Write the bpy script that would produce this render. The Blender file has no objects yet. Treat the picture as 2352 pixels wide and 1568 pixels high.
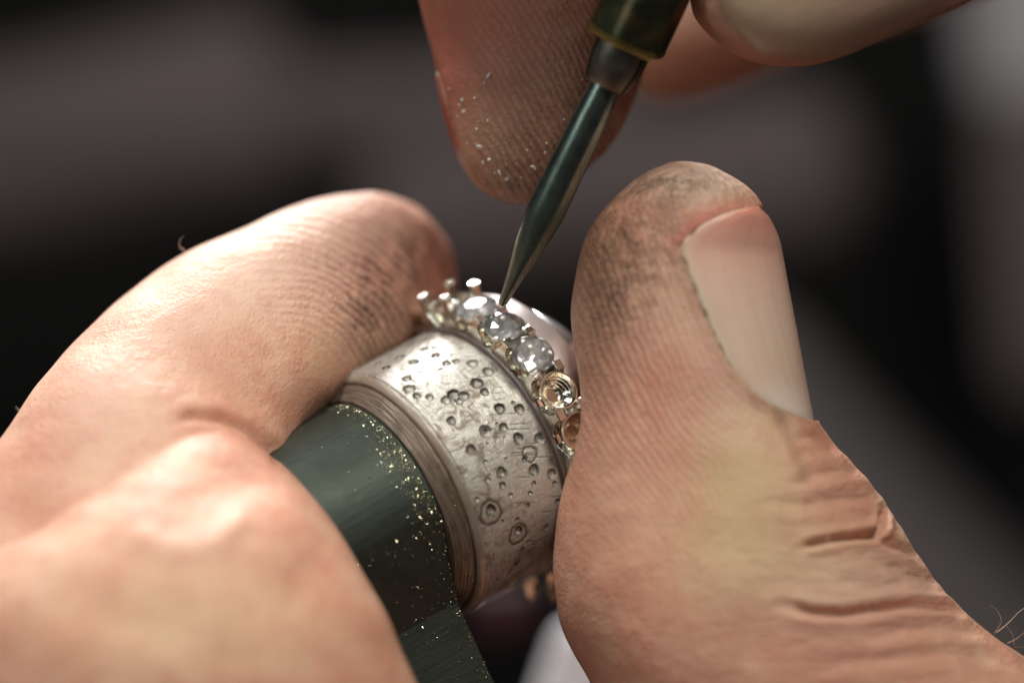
import bpy, bmesh, math, random
import numpy as np
from mathutils import Vector, Matrix, noise as mnoise

random.seed(7); RNG = np.random.default_rng(7)
scene = bpy.context.scene
scene.unit_settings.scale_length = 0.01           # one Blender unit is one centimetre
COL = scene.collection

# ------------------------------------------------------------------ camera
CAM_D = 20.0                                       # camera to the middle of the work, cm
cam_data = bpy.data.cameras.new("camera")
cam = bpy.data.objects.new("camera", cam_data)
COL.objects.link(cam)
cam.location = (0, -CAM_D, 0)
cam.rotation_euler = (math.radians(90), 0, 0)
cam_data.sensor_width = 36
cam_data.lens = 36 * CAM_D / 6.4
cam_data.clip_start = 0.5
cam_data.clip_end = 400
cam_data.dof.use_dof = True
cam_data.dof.focus_distance = CAM_D - 0.08
cam_data.dof.aperture_fstop = 0.098
cam_data.dof.aperture_blades = 8
scene.camera = cam

# ------------------------------------------------------------------ world, lamps, exposure
world = bpy.data.worlds.new("World")
scene.world = world
world.use_nodes = True
world.node_tree.nodes["Background"].inputs[0].default_value = (0.55, 0.56, 0.62, 1)
world.node_tree.nodes["Background"].inputs[1].default_value = 0.008
scene.view_settings.view_transform = 'Standard'
scene.view_settings.look = 'None'
scene.view_settings.exposure = 0
scene.view_settings.gamma = 1

def lamp(name, direction, dist, size, energy, color, target=(0, 0, 0), sy=None):
    # direction: (right, up, towards the camera)
    l = bpy.data.lights.new(name, 'AREA')
    l.shape = 'RECTANGLE'; l.size = size; l.size_y = sy or size
    l.energy = energy; l.color = color
    o = bpy.data.objects.new(name, l); COL.objects.link(o)
    v = Vector((direction[0], -direction[2], direction[1])).normalized()
    t = Vector((target[0], -target[2], target[1]))
    o.location = t + v * dist
    o.rotation_euler = v.to_track_quat('Z', 'Y').to_euler()
    return o
lamp("bench_lamp", (-0.20, 0.735, -0.62), 27, 5.5, 11000, (1.0, 0.97, 0.95))
lamp("front_fill", (0.14, 0.72, 0.68), 34, 7, 7800, (1.0, 0.945, 0.83))  # broad warm fill from above in front
lamp("overhead_fill", (-0.34, 0.92, 0.16), 28, 4.5, 4600, (1.0, 0.98, 0.95))  # added source above, brightens the stones and fingertips
lamp("side_light", (-0.75, 0.35, 0.65), 34, 6, 1500, (0.92, 1.0, 0.99))
for k_, dr_ in enumerate(((.5, .75, .4), (-.3, .45, .85), (.6, .3, .75), (-.65, .7, .3), (.1, .15, 1.0), (.3, .55, .8))):
    lamp("sparkle_fill", dr_, 30, 2.4, 240, (1, 1, 1))  # added small sources for sparkle in the stones and extra fill

# ------------------------------------------------------------------ helpers
def W(v):                                          # (right, up, towards camera) -> world
    return Vector((v[0], -v[2], v[1]))
K = 1024 / 2352
def P(x, y, d):                                    # point seen at x, y of a 2352 wide picture, d cm before the middle plane
    s = (CAM_D - d) / CAM_D / 160
    return np.array([(x * K - 512) * s, -(y * K - 341) * s, d])
def project(co):                                   # world coords array -> same picture coords
    k = 160 * CAM_D / (CAM_D + co[:, 1])
    return np.stack([(512 + co[:, 0] * k) / K, (341 - co[:, 2] * k) / K], 1)
def tag(o, label=None, cat=None, group=None, kind=None):
    if label: o['label'] = label
    if cat: o['category'] = cat
    if group: o['group'] = group
    if kind: o['kind'] = kind
    return o
def empty(name, m):
    o = bpy.data.objects.new(name, None); COL.objects.link(o)
    o.empty_display_size = 0.2
    o.matrix_world = m
    return o
def mesh_obj(name, verts, faces, mat, parent=None, smooth=True):
    me = bpy.data.meshes.new(name)
    me.from_pydata([tuple(v) for v in verts], [], [tuple(f) for f in faces])
    me.materials.append(mat)
    if smooth: me.polygons.foreach_set('use_smooth', [True] * len(me.polygons))
    me.update()
    o = bpy.data.objects.new(name, me); COL.objects.link(o)
    if parent: o.parent = parent
    return o
def set_attr(me, name, arr):
    a = me.attributes.new(name, 'FLOAT', 'POINT')
    a.data.foreach_set('value', np.asarray(arr, dtype=np.float32))
def lathe(prof, seg=96):                           # prof: (z, r) about local Z
    vs, fs = [], []
    for z, r in prof:
        for i in range(seg):
            a = 2 * math.pi * i / seg
            vs.append((r * math.cos(a), r * math.sin(a), z))
    for j in range(len(prof) - 1):
        for i in range(seg):
            k = (i + 1) % seg
            fs.append((j * seg + i, j * seg + k, (j + 1) * seg + k, (j + 1) * seg + i))
    return vs, fs
def sharp(o, ang=35):
    me = o.data
    bm = bmesh.new(); bm.from_mesh(me)
    bmesh.ops.recalc_face_normals(bm, faces=bm.faces)
    for e in bm.edges:
        if len(e.link_faces) == 2 and e.calc_face_angle(0) > math.radians(ang): e.smooth = False
    bm.to_mesh(me); bm.free()
    return o
def pl_dist(pts, poly, signed=False):
    poly = np.asarray(poly, float)
    a, b = poly[:-1], poly[1:]
    best = np.full(len(pts), 1e9); tt = np.zeros(len(pts))
    seglen = np.linalg.norm(b - a, axis=1); cum = np.concatenate([[0], np.cumsum(seglen)])
    for i in range(len(a)):
        d = b[i] - a[i]
        t = np.clip(((pts - a[i]) @ d) / (d @ d), 0, 1)
        q = np.linalg.norm(a[i] + t[:, None] * d - pts, axis=1)
        m = q < best
        best[m] = q[m]; tt[m] = (cum[i] + t[m] * seglen[i]) / cum[-1]
    return best, tt
def sm(x, a, b):
    t = np.clip((x - a) / (b - a), 0, 1); return t * t * (3 - 2 * t)
def catmull(keys, n):
    keys = np.asarray(keys, float)
    L = np.concatenate([[0], np.cumsum(np.maximum(np.linalg.norm(np.diff(keys[:, :4], axis=0), axis=1), 1e-6))])
    L /= L[-1]
    m = np.zeros_like(keys)
    m[1:-1] = (keys[2:] - keys[:-2]) / (L[2:] - L[:-2])[:, None]
    m[0] = (keys[1] - keys[0]) / (L[1] - L[0]); m[-1] = (keys[-1] - keys[-2]) / (L[-1] - L[-2])
    out = []
    for t in np.linspace(0, 1, n):
        i = min(np.searchsorted(L, t, 'right') - 1, len(L) - 2)
        h = L[i + 1] - L[i]; u = (t - L[i]) / h
        out.append((2*u**3-3*u*u+1)*keys[i] + (u**3-2*u*u+u)*h*m[i] + (-2*u**3+3*u*u)*keys[i+1] + (u**3-u*u)*h*m[i+1])
    return np.array(out)

# ------------------------------------------------------------------ node helpers and materials
class NT:
    def __init__(s, name):
        s.m = bpy.data.materials.new(name); s.m.use_nodes = True
        s.t = s.m.node_tree; s.t.nodes.clear()
        s.out = s.n('ShaderNodeOutputMaterial'); s.b = s.n('ShaderNodeBsdfPrincipled')
        s.l(s.b.outputs[0], s.out.inputs[0])
    def n(s, t, **k):
        x = s.t.nodes.new(t)
        for a, v in k.items(): setattr(x, a, v)
        return x
    def l(s, a, b): s.t.links.new(a, b)
    def put(s, sock, v):
        if hasattr(v, 'is_output'): s.l(v, sock)
        else: sock.default_value = v
    def set(s, **k):
        for a, v in k.items(): s.put(s.b.inputs[a.replace('_', ' ')], v)
    def math(s, op, a, b=0.0, c=0.0, clamp=False):
        x = s.n('ShaderNodeMath', operation=op, use_clamp=clamp)
        s.put(x.inputs[0], a); s.put(x.inputs[1], b); s.put(x.inputs[2], c); return x.outputs[0]
    def attr(s, nm): return s.n('ShaderNodeAttribute', attribute_name=nm).outputs['Fac']
    def coord(s, scale=(1, 1, 1)):
        c = s.n('ShaderNodeTexCoord'); mp = s.n('ShaderNodeMapping'); mp.inputs['Scale'].default_value = scale
        s.l(c.outputs['Object'], mp.inputs[0]); return mp.outputs[0]
    def noise(s, vec, scale, detail=4, rough=.55, dist=0):
        x = s.n('ShaderNodeTexNoise'); s.l(vec, x.inputs['Vector'])
        x.inputs['Scale'].default_value = scale; x.inputs['Detail'].default_value = detail
        x.inputs['Roughness'].default_value = rough; x.inputs['Distortion'].default_value = dist
        return x.outputs['Fac']
    def vor(s, vec, scale):
        x = s.n('ShaderNodeTexVoronoi'); s.l(vec, x.inputs['Vector']); x.inputs['Scale'].default_value = scale
        return x.outputs['Distance']
    def mix(s, f, a, b, mode='MIX'):
        x = s.n('ShaderNodeMix', data_type='RGBA', blend_type=mode)
        s.put(x.inputs[0], f); s.put(x.inputs[6], a if hasattr(a, 'is_output') else (*a, 1)); s.put(x.inputs[7], b if hasattr(b, 'is_output') else (*b, 1))
        return x.outputs[2]
    def ramp(s, f, lo, hi):
        x = s.n('ShaderNodeMapRange'); x.interpolation_type = 'SMOOTHSTEP'
        s.put(x.inputs[0], f); x.inputs[1].default_value = lo; x.inputs[2].default_value = hi
        return x.outputs[0]
    def bump(s, h, dist, strength=1.0, prev=None):
        x = s.n('ShaderNodeBump'); s.put(x.inputs['Height'], h)
        x.inputs['Distance'].default_value = dist; x.inputs['Strength'].default_value = strength
        if prev: s.l(prev, x.inputs['Normal'])
        return x.outputs[0]

def skin_mat():
    t = NT("skin"); c = t.coord()
    n1 = t.noise(c, 1.6, 4, .6); n2 = t.noise(c, 7, 5, .6); n3 = t.noise(c, 42, 4, .65, .4)
    col = t.mix(t.ramp(n1, .35, .68), (.60, .295, .20), (.69, .42, .295))
    col = t.mix(t.math('MULTIPLY', t.ramp(n2, .44, .70), .6), col, (.60, .27, .20))
    col = t.mix(t.math('MULTIPLY', t.attr('red'), .8), col, (.56, .165, .12))
    col = t.mix(t.math('MULTIPLY', t.attr('yellow'), .75), col, (.66, .52, .29))
    col = t.mix(t.math('MULTIPLY', t.attr('shade_dirt'), .85), col, (.24, .125, .07))  # brown tint: shade put into the skin colour, and dirt by the nail
    col = t.mix(t.math('MULTIPLY', t.attr('pale'), .8), col, (.76, .58, .48))
    # fingerprint ridges
    wob = t.math('MULTIPLY', t.math('SUBTRACT', t.noise(c, 2.6, 2, .5), .5), .10)
    ph = t.math('MULTIPLY', t.math('ADD', t.attr('ridge'), wob), 2 * math.pi / .047)
    s = t.math('ADD', t.math('MULTIPLY', t.math('SINE', ph), .5), .5)
    brk = t.ramp(t.noise(c, 26, 3, .6), .30, .55)
    ramt = t.math('MULTIPLY', t.attr('ridge_amt'), brk)
    rid = t.math('MULTIPLY', s, ramt)
    valley = t.math('MULTIPLY', t.math('POWER', t.math('SUBTRACT', 1.0, s), 2.0), t.attr('ridge_amt'))
    col = t.mix(t.math('MULTIPLY', rid, .34), col, (.80, .57, .47))
    # dirt: in the valleys and as smudges
    dn = t.ramp(t.noise(c, 30, 6, .78, 1.5), .485, .56)
    dn2 = t.ramp(t.noise(c, 7, 4, .6, .5), .36, .56)
    d1 = t.math('MULTIPLY', t.attr('dirt'), t.math('MULTIPLY', dn, dn2))
    d2 = t.math('MULTIPLY', t.attr('dirt'), t.math('MULTIPLY', valley, t.ramp(t.noise(c, 9, 3, .6), .42, .6)))
    dirt = t.math('MAXIMUM', t.math('MULTIPLY', d1, t.math('ADD', .45, t.math('MULTIPLY', valley, 1.3))), t.math('MULTIPLY', d2, .6), clamp=True)
    soft = t.math('MULTIPLY', t.attr('dirt'), t.math('MULTIPLY', dn2, .45))
    col = t.mix(soft, col, (.17, .095, .06))
    col = t.mix(dirt, col, (.045, .030, .022))
    # pores and small skin cells
    v = t.vor(c, 34); cell = t.math('SUBTRACT', 1.0, t.ramp(v, 0, .6))
    b = t.bump(rid, .0075, .8)
    b = t.bump(t.math('ADD', t.math('MULTIPLY', n3, .7), t.math('MULTIPLY', cell, .35)), .007, .9, b)
    b = t.bump(n2, .05, .35, b)
    sc = t.math('MULTIPLY', t.math('ADD', t.noise(c, 15, 6, .75, 1.0), t.vor(c, 20)), t.attr('scaly'))
    b = t.bump(sc, .03, 1.0, b)
    wc = t.coord((2.2, 2.2, 11)); w1 = t.noise(wc, 1.6, 5, .65, .6)
    b = t.bump(t.math('MULTIPLY', t.ramp(w1, .3, .7), t.attr('wrinkle')), .022, 1.0, b)
    t.set(Base_Color=col, Roughness=t.math('ADD', .40, t.math('MULTIPLY', n3, .25)), Normal=b,
          Subsurface_Weight=.32, Subsurface_Radius=(1.0, .32, .14), Subsurface_Scale=.21, IOR=1.4)
    t.b.inputs['Specular IOR Level'].default_value = .42
    return t.m
def nail_mat(name, base, tip=(.70, .52, .46)):
    t = NT(name); c = t.coord()
    u = t.attr('u'); v = t.attr('v')
    col = t.mix(t.ramp(v, .0, .55), tip, base)
    cv = t.n('ShaderNodeCombineXYZ'); t.l(t.math('MULTIPLY', u, 15), cv.inputs[0]); t.l(t.math('MULTIPLY', v, .8), cv.inputs[1])
    st = t.noise(cv.outputs[0], 1.3, 4, .6)
    col = t.mix(t.math('MULTIPLY', t.ramp(st, .4, .75), .22), col, (.50, .36, .26))
    col = t.mix(t.math('MULTIPLY', t.ramp(t.noise(c, 2.2, 3), .5, .7), .4), col, (.72, .44, .38))
    edge = t.math('SUBTRACT', 1.0, t.ramp(u, .0, .07))
    col = t.mix(t.math('MULTIPLY', edge, .5), col, (.72, .63, .46))
    gr = t.math('MULTIPLY', t.math('SUBTRACT', 1.0, t.ramp(u, .0, .03)), t.ramp(t.noise(c, 14, 4), .4, .6))
    col = t.mix(t.math('MULTIPLY', gr, .8), col, (.12, .075, .045))
    hm = t.math('MULTIPLY', t.ramp(v, .72, .86), t.ramp(t.noise(c, 4, 3), .2, .6))
    col = t.mix(t.math('MULTIPLY', hm, .5), col, (.84, .68, .60))
    b = t.bump(st, .009, .7); b = t.bump(t.noise(c, 30, 5, .7), .004, .8, b)
    t.set(Base_Color=col, Roughness=.24, Normal=b, Subsurface_Weight=.4, Subsurface_Radius=(1, .4, .2), Subsurface_Scale=.1)
    return t.m
def metal(name, col, rough, metallic=1.0, brushed=None, col2=None, amt=.5, nscale=8, bumpd=.003):
    t = NT(name); c = t.coord(brushed or (1, 1, 1))
    n = t.noise(c, nscale, 6, .65); cc = t.coord(); m = t.noise(cc, 3.5, 4, .6)
    base = t.mix(t.math('MULTIPLY', t.ramp(m, .4, .65), amt), col, col2 or tuple(x * .55 for x in col))
    base = t.mix(t.math('MULTIPLY', t.ramp(n, .45, .75), .3), base, tuple(x * .5 for x in col))
    t.set(Base_Color=base, Metallic=metallic, Roughness=t.math('ADD', rough, t.math('MULTIPLY', t.math('SUBTRACT', n, .5), rough * .8)),
          Normal=t.bump(n, bumpd, .8))
    return t.m
def plain(name, col, rough=.8, var=.3):
    t = NT(name); c = t.coord()
    base = t.mix(t.math('MULTIPLY', t.noise(c, 1.5, 3), var), col, tuple(x * .5 for x in col))
    t.set(Base_Color=base, Roughness=rough)
    return t.m

M = {}
M['skin'] = skin_mat()
M['nail'] = nail_mat("thumb_nail", (.80, .53, .42), (.78, .33, .26))
M['nail_tool'] = nail_mat("upper_nail", (.58, .38, .28), (.66, .52, .34))
M['nail_red'] = nail_mat("side_nail", (.50, .10, .07), (.55, .14, .10))
M['silver'] = metal("ring_metal", (.96, .93, .84), .15, 1, None, (.92, .85, .68), .5, 30, .002)
M['stem'] = metal("blackened_steel", (.062, .076, .062), .42, .7, (1, 1, .14), (.040, .050, .042), .5, 20, .005)
M['graver'] = metal("graver_steel", (.34, .43, .38), .27, .95, (1, 1, .15), (.15, .20, .17), .6, 26, .002)
M['chuck'] = metal("tarnished_brass", (.12, .14, .08), .34, .95, None, (.48, .29, .14), .8, 12, .004)
M['chuck_rim'] = metal("worn_brass_edge", (.50, .38, .13), .35, .9, None, (.25, .24, .07), .7, 25, .006)
M['collet'] = metal("grey_steel", (.26, .24, .20), .42, .9, None, (.13, .11, .08), .6, 20, .004)
M['flange'] = metal("pale_flange_metal", (.40, .34, .325), .36, .55, (1, 1, 30), (.45, .37, .34), .6, 6, .004)
M['rim'] = metal('rim_metal', (.42, .36, .30), .35, .4, (1, 1, 20), (.26, .2, .15), .6, 6, .004)
M['cap'] = metal("bright_cap_metal", (.85, .83, .85), .22, .8)
M['filing'] = metal("filing_metal", (.75, .72, .52), .18, 1, None, (.5, .55, .35), .5)
M['flake'] = plain("white_flake", (.80, .76, .70), .4, .1)
M['hair'] = plain("hair", (.20, .12, .07), .4, .1)
M['pale_hair'] = plain("pale_hair", (.62, .50, .38), .4, .1)

t = NT("diamond_crown"); t.t.nodes.remove(t.b)
tr = t.n('ShaderNodeBsdfTransparent'); tr.inputs[0].default_value = (1, 1, 1, 1)
gl = t.n('ShaderNodeBsdfAnisotropic'); gl.inputs['Roughness'].default_value = .04; gl.inputs['Color'].default_value = (1, 1, 1, 1)
fz = t.n('ShaderNodeFresnel'); fz.inputs[0].default_value = 2.3
mx = t.n('ShaderNodeMixShader'); t.l(fz.outputs[0], mx.inputs[0]); t.l(tr.outputs[0], mx.inputs[1]); t.l(gl.outputs[0], mx.inputs[2])
t.l(mx.outputs[0], t.out.inputs[0]); M['diamond'] = t.m
t = NT("diamond_pavilion")
t.set(Base_Color=(1, 1, 1, 1), Metallic=.72, Roughness=.06)
t.b.inputs['Specular IOR Level'].default_value = 1.0; M['pavilion'] = t.m

def sleeve_mat():
    t = NT("worn_sleeve_metal"); c = t.coord(); b1 = t.coord((1, 1, 14)); b2 = t.coord((9, 9, 1))
    turn = t.noise(b1, 7, 5, .6); scr = t.noise(b2, 5, 5, .7)
    m = t.noise(c, 2.2, 5, .65, .3)
    col = t.mix(t.ramp(m, .38, .62), (.47, .43, .39), (.60, .59, .53))
    col = t.mix(t.math('MULTIPLY', t.ramp(turn, .52, .75), .35), col, (.36, .29, .25))
    col = t.mix(t.math('MULTIPLY', t.ramp(scr, .56, .7), .35), col, (.25, .20, .17))
    grime = t.math('MULTIPLY', t.ramp(t.noise(c, 9, 7, .78, 1.2), .47, .60), t.ramp(t.noise(c, 1.7, 3), .34, .56))
    col = t.mix(t.math('MULTIPLY', grime, .78), col, (.17, .115, .085))
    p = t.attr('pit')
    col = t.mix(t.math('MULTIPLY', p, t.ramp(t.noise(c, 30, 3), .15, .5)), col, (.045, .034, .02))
    b = t.bump(t.math('ADD', turn, scr), .006, .8); b = t.bump(t.noise(c, 22, 6, .7), .006, .7, b)
    t.set(Base_Color=col, Metallic=.38, Roughness=t.math('ADD', .22, t.math('MULTIPLY', grime, .3)), Normal=b)
    return t.m
M['sleeve'] = sleeve_mat()
t = NT("brown_turned_metal"); c = t.coord((1, 1, 18)); n = t.noise(c, 6, 4); cc = t.coord()
col = t.mix(t.ramp(n, .35, .65), (.15, .115, .088), (.25, .195, .15))
col = t.mix(t.math('MULTIPLY', t.ramp(t.noise(cc, 9, 6, .7), .5, .65), .45), col, (.08, .055, .04))
t.set(Base_Color=col, Metallic=.45, Roughness=.38, Normal=t.bump(n, .008, .8)); M['shoulder'] = t.m

# ------------------------------------------------------------------ background of the place
def rounded_bar(name, a, b, ra, rb, mat, label=None, cat=None, group=None, flat=1.0):
    a = np.array(a); b = np.array(b); ax = b - a; L = np.linalg.norm(ax); ax = ax / L
    up = np.cross(ax, [0, 0, 1]); up /= np.linalg.norm(up); dd = np.cross(up, ax)
    vs, fs = [], []; seg = 28; rows = 30
    for i in range(rows + 1):
        u = i / rows
        r = ra + (rb - ra) * u
        e = min(1, math.sqrt(max(0, 1 - (1 - min(u, 1 - u) / .12) ** 2))) if min(u, 1 - u) < .12 else 1
        for j in range(seg):
            q = 2 * math.pi * j / seg
            w = 1 + .05 * math.sin(3 * q + 5 * u)
            vs.append(W(a + ax * L * u + up * r * e * w * math.cos(q) + dd * r * flat * e * w * math.sin(q)))
    for i in range(rows):
        for j in range(seg):
            k = (j + 1) % seg
            fs.append((i * seg + j, i * seg + k, (i + 1) * seg + k, (i + 1) * seg + j))
    fs.append(tuple(range(seg))[::-1]); fs.append(tuple(rows * seg + j for j in range(seg)))
    o = mesh_obj(name, vs, fs, mat)
    bm = bmesh.new(); bm.from_mesh(o.data); bmesh.ops.recalc_face_normals(bm, faces=bm.faces); bm.to_mesh(o.data); bm.free()
    if label: tag(o, label, cat, group)
    return o
M['black'] = plain("black_backdrop", (.006, .006, .006), .9)
M['cloth'] = plain("grey_mauve_cloth", (.066, .050, .050), .85)
M['cloth_dark'] = plain("brown_grey_cloth", (.078, .068, .066), .85)
M['bright'] = plain("white_paper", (.82, .80, .84), .7, .05)
M['pale'] = plain('pale_grey_paint', (.24, .225, .235), .7, .1)
M['maroon'] = plain("maroon_cloth", (.035, .004, .008), .8)
o = mesh_obj("wall", [W(v) for v in [(-60, -16, -46), (60, -16, -46), (60, 50, -46), (-60, 50, -46)]], [(0, 1, 2, 3)], M['black'])
tag(o, kind='structure')
o = mesh_obj("workbench", [W(v) for v in [(-60, -16, -46), (60, -16, -46), (60, -16, 6), (-60, -16, 6)]], [(0, 1, 2, 3)], M['black'])
tag(o, kind='structure')
BD = -30
def Pb(x, y, d=BD): return P(x, y, d)
rounded_bar("cloth_roll", Pb(-300, 400), Pb(700, 240), 1.4, 1.6, M['cloth'], "wide blurred grey mauve cloth roll at the upper left", "cloth", None, .5)
rounded_bar("cloth_roll", Pb(520, 262), Pb(1500, 235), .75, .8, M['cloth'], "thin blurred grey cloth roll behind the upper fingertip", "cloth", None, .5)
rounded_bar("cloth_roll", Pb(820, 510), Pb(1990, 390), 1.1, 1.35, M['cloth'], "blurred grey mauve cloth roll between the three fingertips", "cloth", None, .5)
rounded_bar("post", Pb(2450, -500), Pb(2450, 300), 1.9, 1.4, M['pale'], "blurred pale upright post at the upper right corner", "post", None, .6)
rounded_bar("post", Pb(2450, 200), Pb(2420, 950), 1.3, .8, M['cloth'], "blurred grey upright post at the right edge", "post", None, .6)
rounded_bar("rail", Pb(1380, 850), Pb(2750, 2250), 2.6, 2.6, M['cloth_dark'], "blurred dark grey rail slanting down behind the thumb", "rail", None, .4)
rounded_bar("paper_roll", P(1395, 1420, -6), P(1310, 1900, -6), .36, .6, M['bright'], "blurred bright white paper below the ring holder", "paper", None, .6)
rounded_bar("cloth_roll", P(1080, 1420, -7), P(1240, 1400, -7), .25, .22, M['maroon'], "small dark maroon cloth bit under the ring holder", "cloth", None, .6)

# ------------------------------------------------------------------ ring holder (frame fitted to its turned rims)
A = np.array([.774, .402, -.489]); A /= np.linalg.norm(A)
N = np.array([.46, -.888, 0.0]); N -= A * (N @ A); N /= np.linalg.norm(N)
B = np.cross(N, A)
C0 = np.array([-.703, -.986, -.4])
def frame(origin):
    m = Matrix.Identity(4)
    for i, v in enumerate((B, N, A)):
        w = W(v)
        for r in range(3): m[r][i] = w[r]
    w = W(origin)
    for r in range(3): m[r][3] = w[r]
    return m
holder = empty("ring_holder", frame(C0))
tag(holder, "metal ring holding drum pitted with dimples on a dark steel stem between thumb and finger", "ring holder")
RS = .86
def px_to_drum(x, y, R=RS):                        # where a sight line meets the drum: (theta, t)
    o = np.array([0, 0, CAM_D]); p = P(x, y, 0); v = p - o; v /= np.linalg.norm(v)
    oc = o - C0
    ov = np.array([oc @ N, oc @ B]); vv = np.array([v @ N, v @ B])
    a = vv @ vv; b = 2 * ov @ vv; c = ov @ ov - R * R
    disc = b * b - 4 * a * c
    if disc < 0: return None
    s = (-b - math.sqrt(disc)) / (2 * a)
    q = ov + vv * s
    return math.atan2(q[0], q[1]), (oc + v * s) @ A
# dimples: x, y in the 2352 picture, radius cm, depth
def z1(x, y): return (1500 + x / 1.96) * 2352 / 4096, (1050 + y / 1.96) * 2352 / 4096
def z2(x, y): return (1100 + x / 1.2738) * 2352 / 4096, (1500 + y / 1.2738) * 2352 / 4096
dim = []
for x, y, r in [(180, 635, 32), (275, 635, 36), (150, 685, 26), (80, 690, 26), (385, 675, 40), (465, 660, 30), (195, 733, 42), (475, 722, 42), (305, 775, 48),
                (25, 780, 30), (88, 818, 38), (560, 785, 40), (635, 770, 34), (765, 785, 52), (890, 850, 54), (1025, 905, 46), (250, 905, 42), (270, 985, 58),
                (330, 1040, 38), (430, 1050, 38), (560, 1075, 50), (620, 1030, 60), (700, 1040, 50), (660, 1075, 45), (600, 1235, 44), (870, 1320, 62), (1010, 1290, 44), (980, 1140, 52), (1135, 1145, 50), (1125, 1375, 52),
                (1290, 1375, 50), (755, 1465, 50), (1180, 1535, 32), (800, 940, 60), (1170, 1000, 40), (860, 1010, 40)]:
    dim.append((*z1(x, y), r / 1.96 / 4 / 160, 0))
for x, y, r in [(1155, 495, 34), (1085, 530, 20), (1275, 430, 18), (1100, 685, 34), (1240, 790, 30), (1235, 950, 26), (1425, 550, 16), (1320, 550, 14), (1320, 480, 34),
                (1410, 500, 32), (1160, 560, 22), (1235, 735, 9), (1030, 630, 12), (1385, 770, 18), (1440, 640, 18), (1200, 610, 16), (1300, 600, 14), (1290, 660, 12)]:
    dim.append((*z2(x, y), r / 1.2738 / 4 / 160, 0))
dim.append((*z2(1100, 700), 62 / 1.2738 / 4 / 160, 1)); dim.append((*z2(1240, 810), 55 / 1.2738 / 4 / 160, 1)); dim.append((*z2(1300, 400), 40 / 1.2738 / 4 / 160, 1))
for _ in range(45):
    dim.append((random.uniform(880, 1290), random.uniform(760, 1330), random.uniform(.008, .017), 2))
nt_, nz = 1300, 150
th = np.linspace(-math.pi, math.pi, nt_, endpoint=False); zz = np.linspace(0, .66, nz)
TH, ZZ = np.meshgrid(th, zz)
H = np.zeros_like(TH); PIT = np.zeros_like(TH)
for x, y, r, kind in dim:
    q = px_to_drum(x, y)
    if q is None: continue
    if q[1] < .03 or q[1] > .63: continue
    r = max(r * (.86 if kind != 1 else 1), .016 if kind < 2 else .006)
    dth = (TH - q[0] + math.pi) % (2 * math.pi) - math.pi
    d = np.hypot(dth * RS, ZZ - q[1]) / r * (1 + .05 * np.sin(np.arctan2(dth * RS, ZZ - q[1]) * 3 + x) + .03 * np.sin(np.arctan2(dth * RS, ZZ - q[1]) * 7 + y))
    if kind == 1:
        g = np.exp(-((d - 1) / .18) ** 2); H -= .005 * g; PIT = np.maximum(PIT, .8 * g); continue
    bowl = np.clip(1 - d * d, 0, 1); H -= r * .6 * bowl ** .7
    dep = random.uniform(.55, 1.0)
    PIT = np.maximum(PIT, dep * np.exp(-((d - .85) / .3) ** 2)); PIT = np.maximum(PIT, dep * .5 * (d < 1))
for _ in range(45):                                 # scratches and short nicks round the right rim
    q0 = random.uniform(-1.2, 1.3); z0 = random.uniform(.30, .66); L = random.uniform(.03, .14)
    zc = np.clip((ZZ - z0 + L / 2) / L, 0, 1) * L + z0 - L / 2
    d = np.hypot((TH - q0 - (ZZ - z0) * .5) * RS, ZZ - zc)
    g = np.exp(-(d / .005) ** 2); H -= .0025 * g; PIT = np.maximum(PIT, .5 * g)
H -= .02 * sm(ZZ, .645, .66) + .015 * (1 - sm(ZZ, 0, .02))
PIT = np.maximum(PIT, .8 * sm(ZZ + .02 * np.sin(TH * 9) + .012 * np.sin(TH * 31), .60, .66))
Rr = RS + H
vs = np.stack([Rr * np.cos(TH), Rr * np.sin(TH), ZZ], -1).reshape(-1, 3)
idx = np.arange(nt_ * nz).reshape(nz, nt_); nx = np.roll(idx, -1, 1)
fs = np.stack([idx[:-1], idx[1:], nx[1:], nx[:-1]], -1).reshape(-1, 4)
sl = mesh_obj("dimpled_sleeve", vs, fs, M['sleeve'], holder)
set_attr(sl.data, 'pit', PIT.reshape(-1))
sharp(mesh_obj("sleeve_rim", *lathe([(0, .846), (-.008, .843), (-.030, .828), (-.038, .815), (-.04, .80)], 160), M['rim'], holder), 30)
sharp(mesh_obj("shoulder", *lathe([(-.038, .815), (-.046, .797), (-.056, .797), (-.062, .803), (-.085, .788), (-.11, .765), (-.135, .748), (-.15, .735), (-.155, .70), (-.155, .3)], 160), M['shoulder'], holder), 30)
sharp(mesh_obj("ring_seat", *lathe([(.66, .836), (.664, .825), (.675, .825), (.678, .868), (.684, .874), (.702, .874), (.708, .868), (.71, .842), (.95, .842)], 160), M['flange'], holder), 30)
sharp(mesh_obj("flange", *lathe([(.95, .80), (.95, .915), (.96, .925), (1.10, .925), (1.118, .915), (1.12, .895), (1.12, .5)], 160), M['flange'], holder), 30)
sharp(mesh_obj("end_cap", *lathe([(1.12, .70), (1.17, .66), (1.18, .73), (1.20, .755), (1.27, .755), (1.32, .72), (1.35, .64), (1.36, .5), (1.36, .0)], 128), M['cap'], holder), 30)
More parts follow.
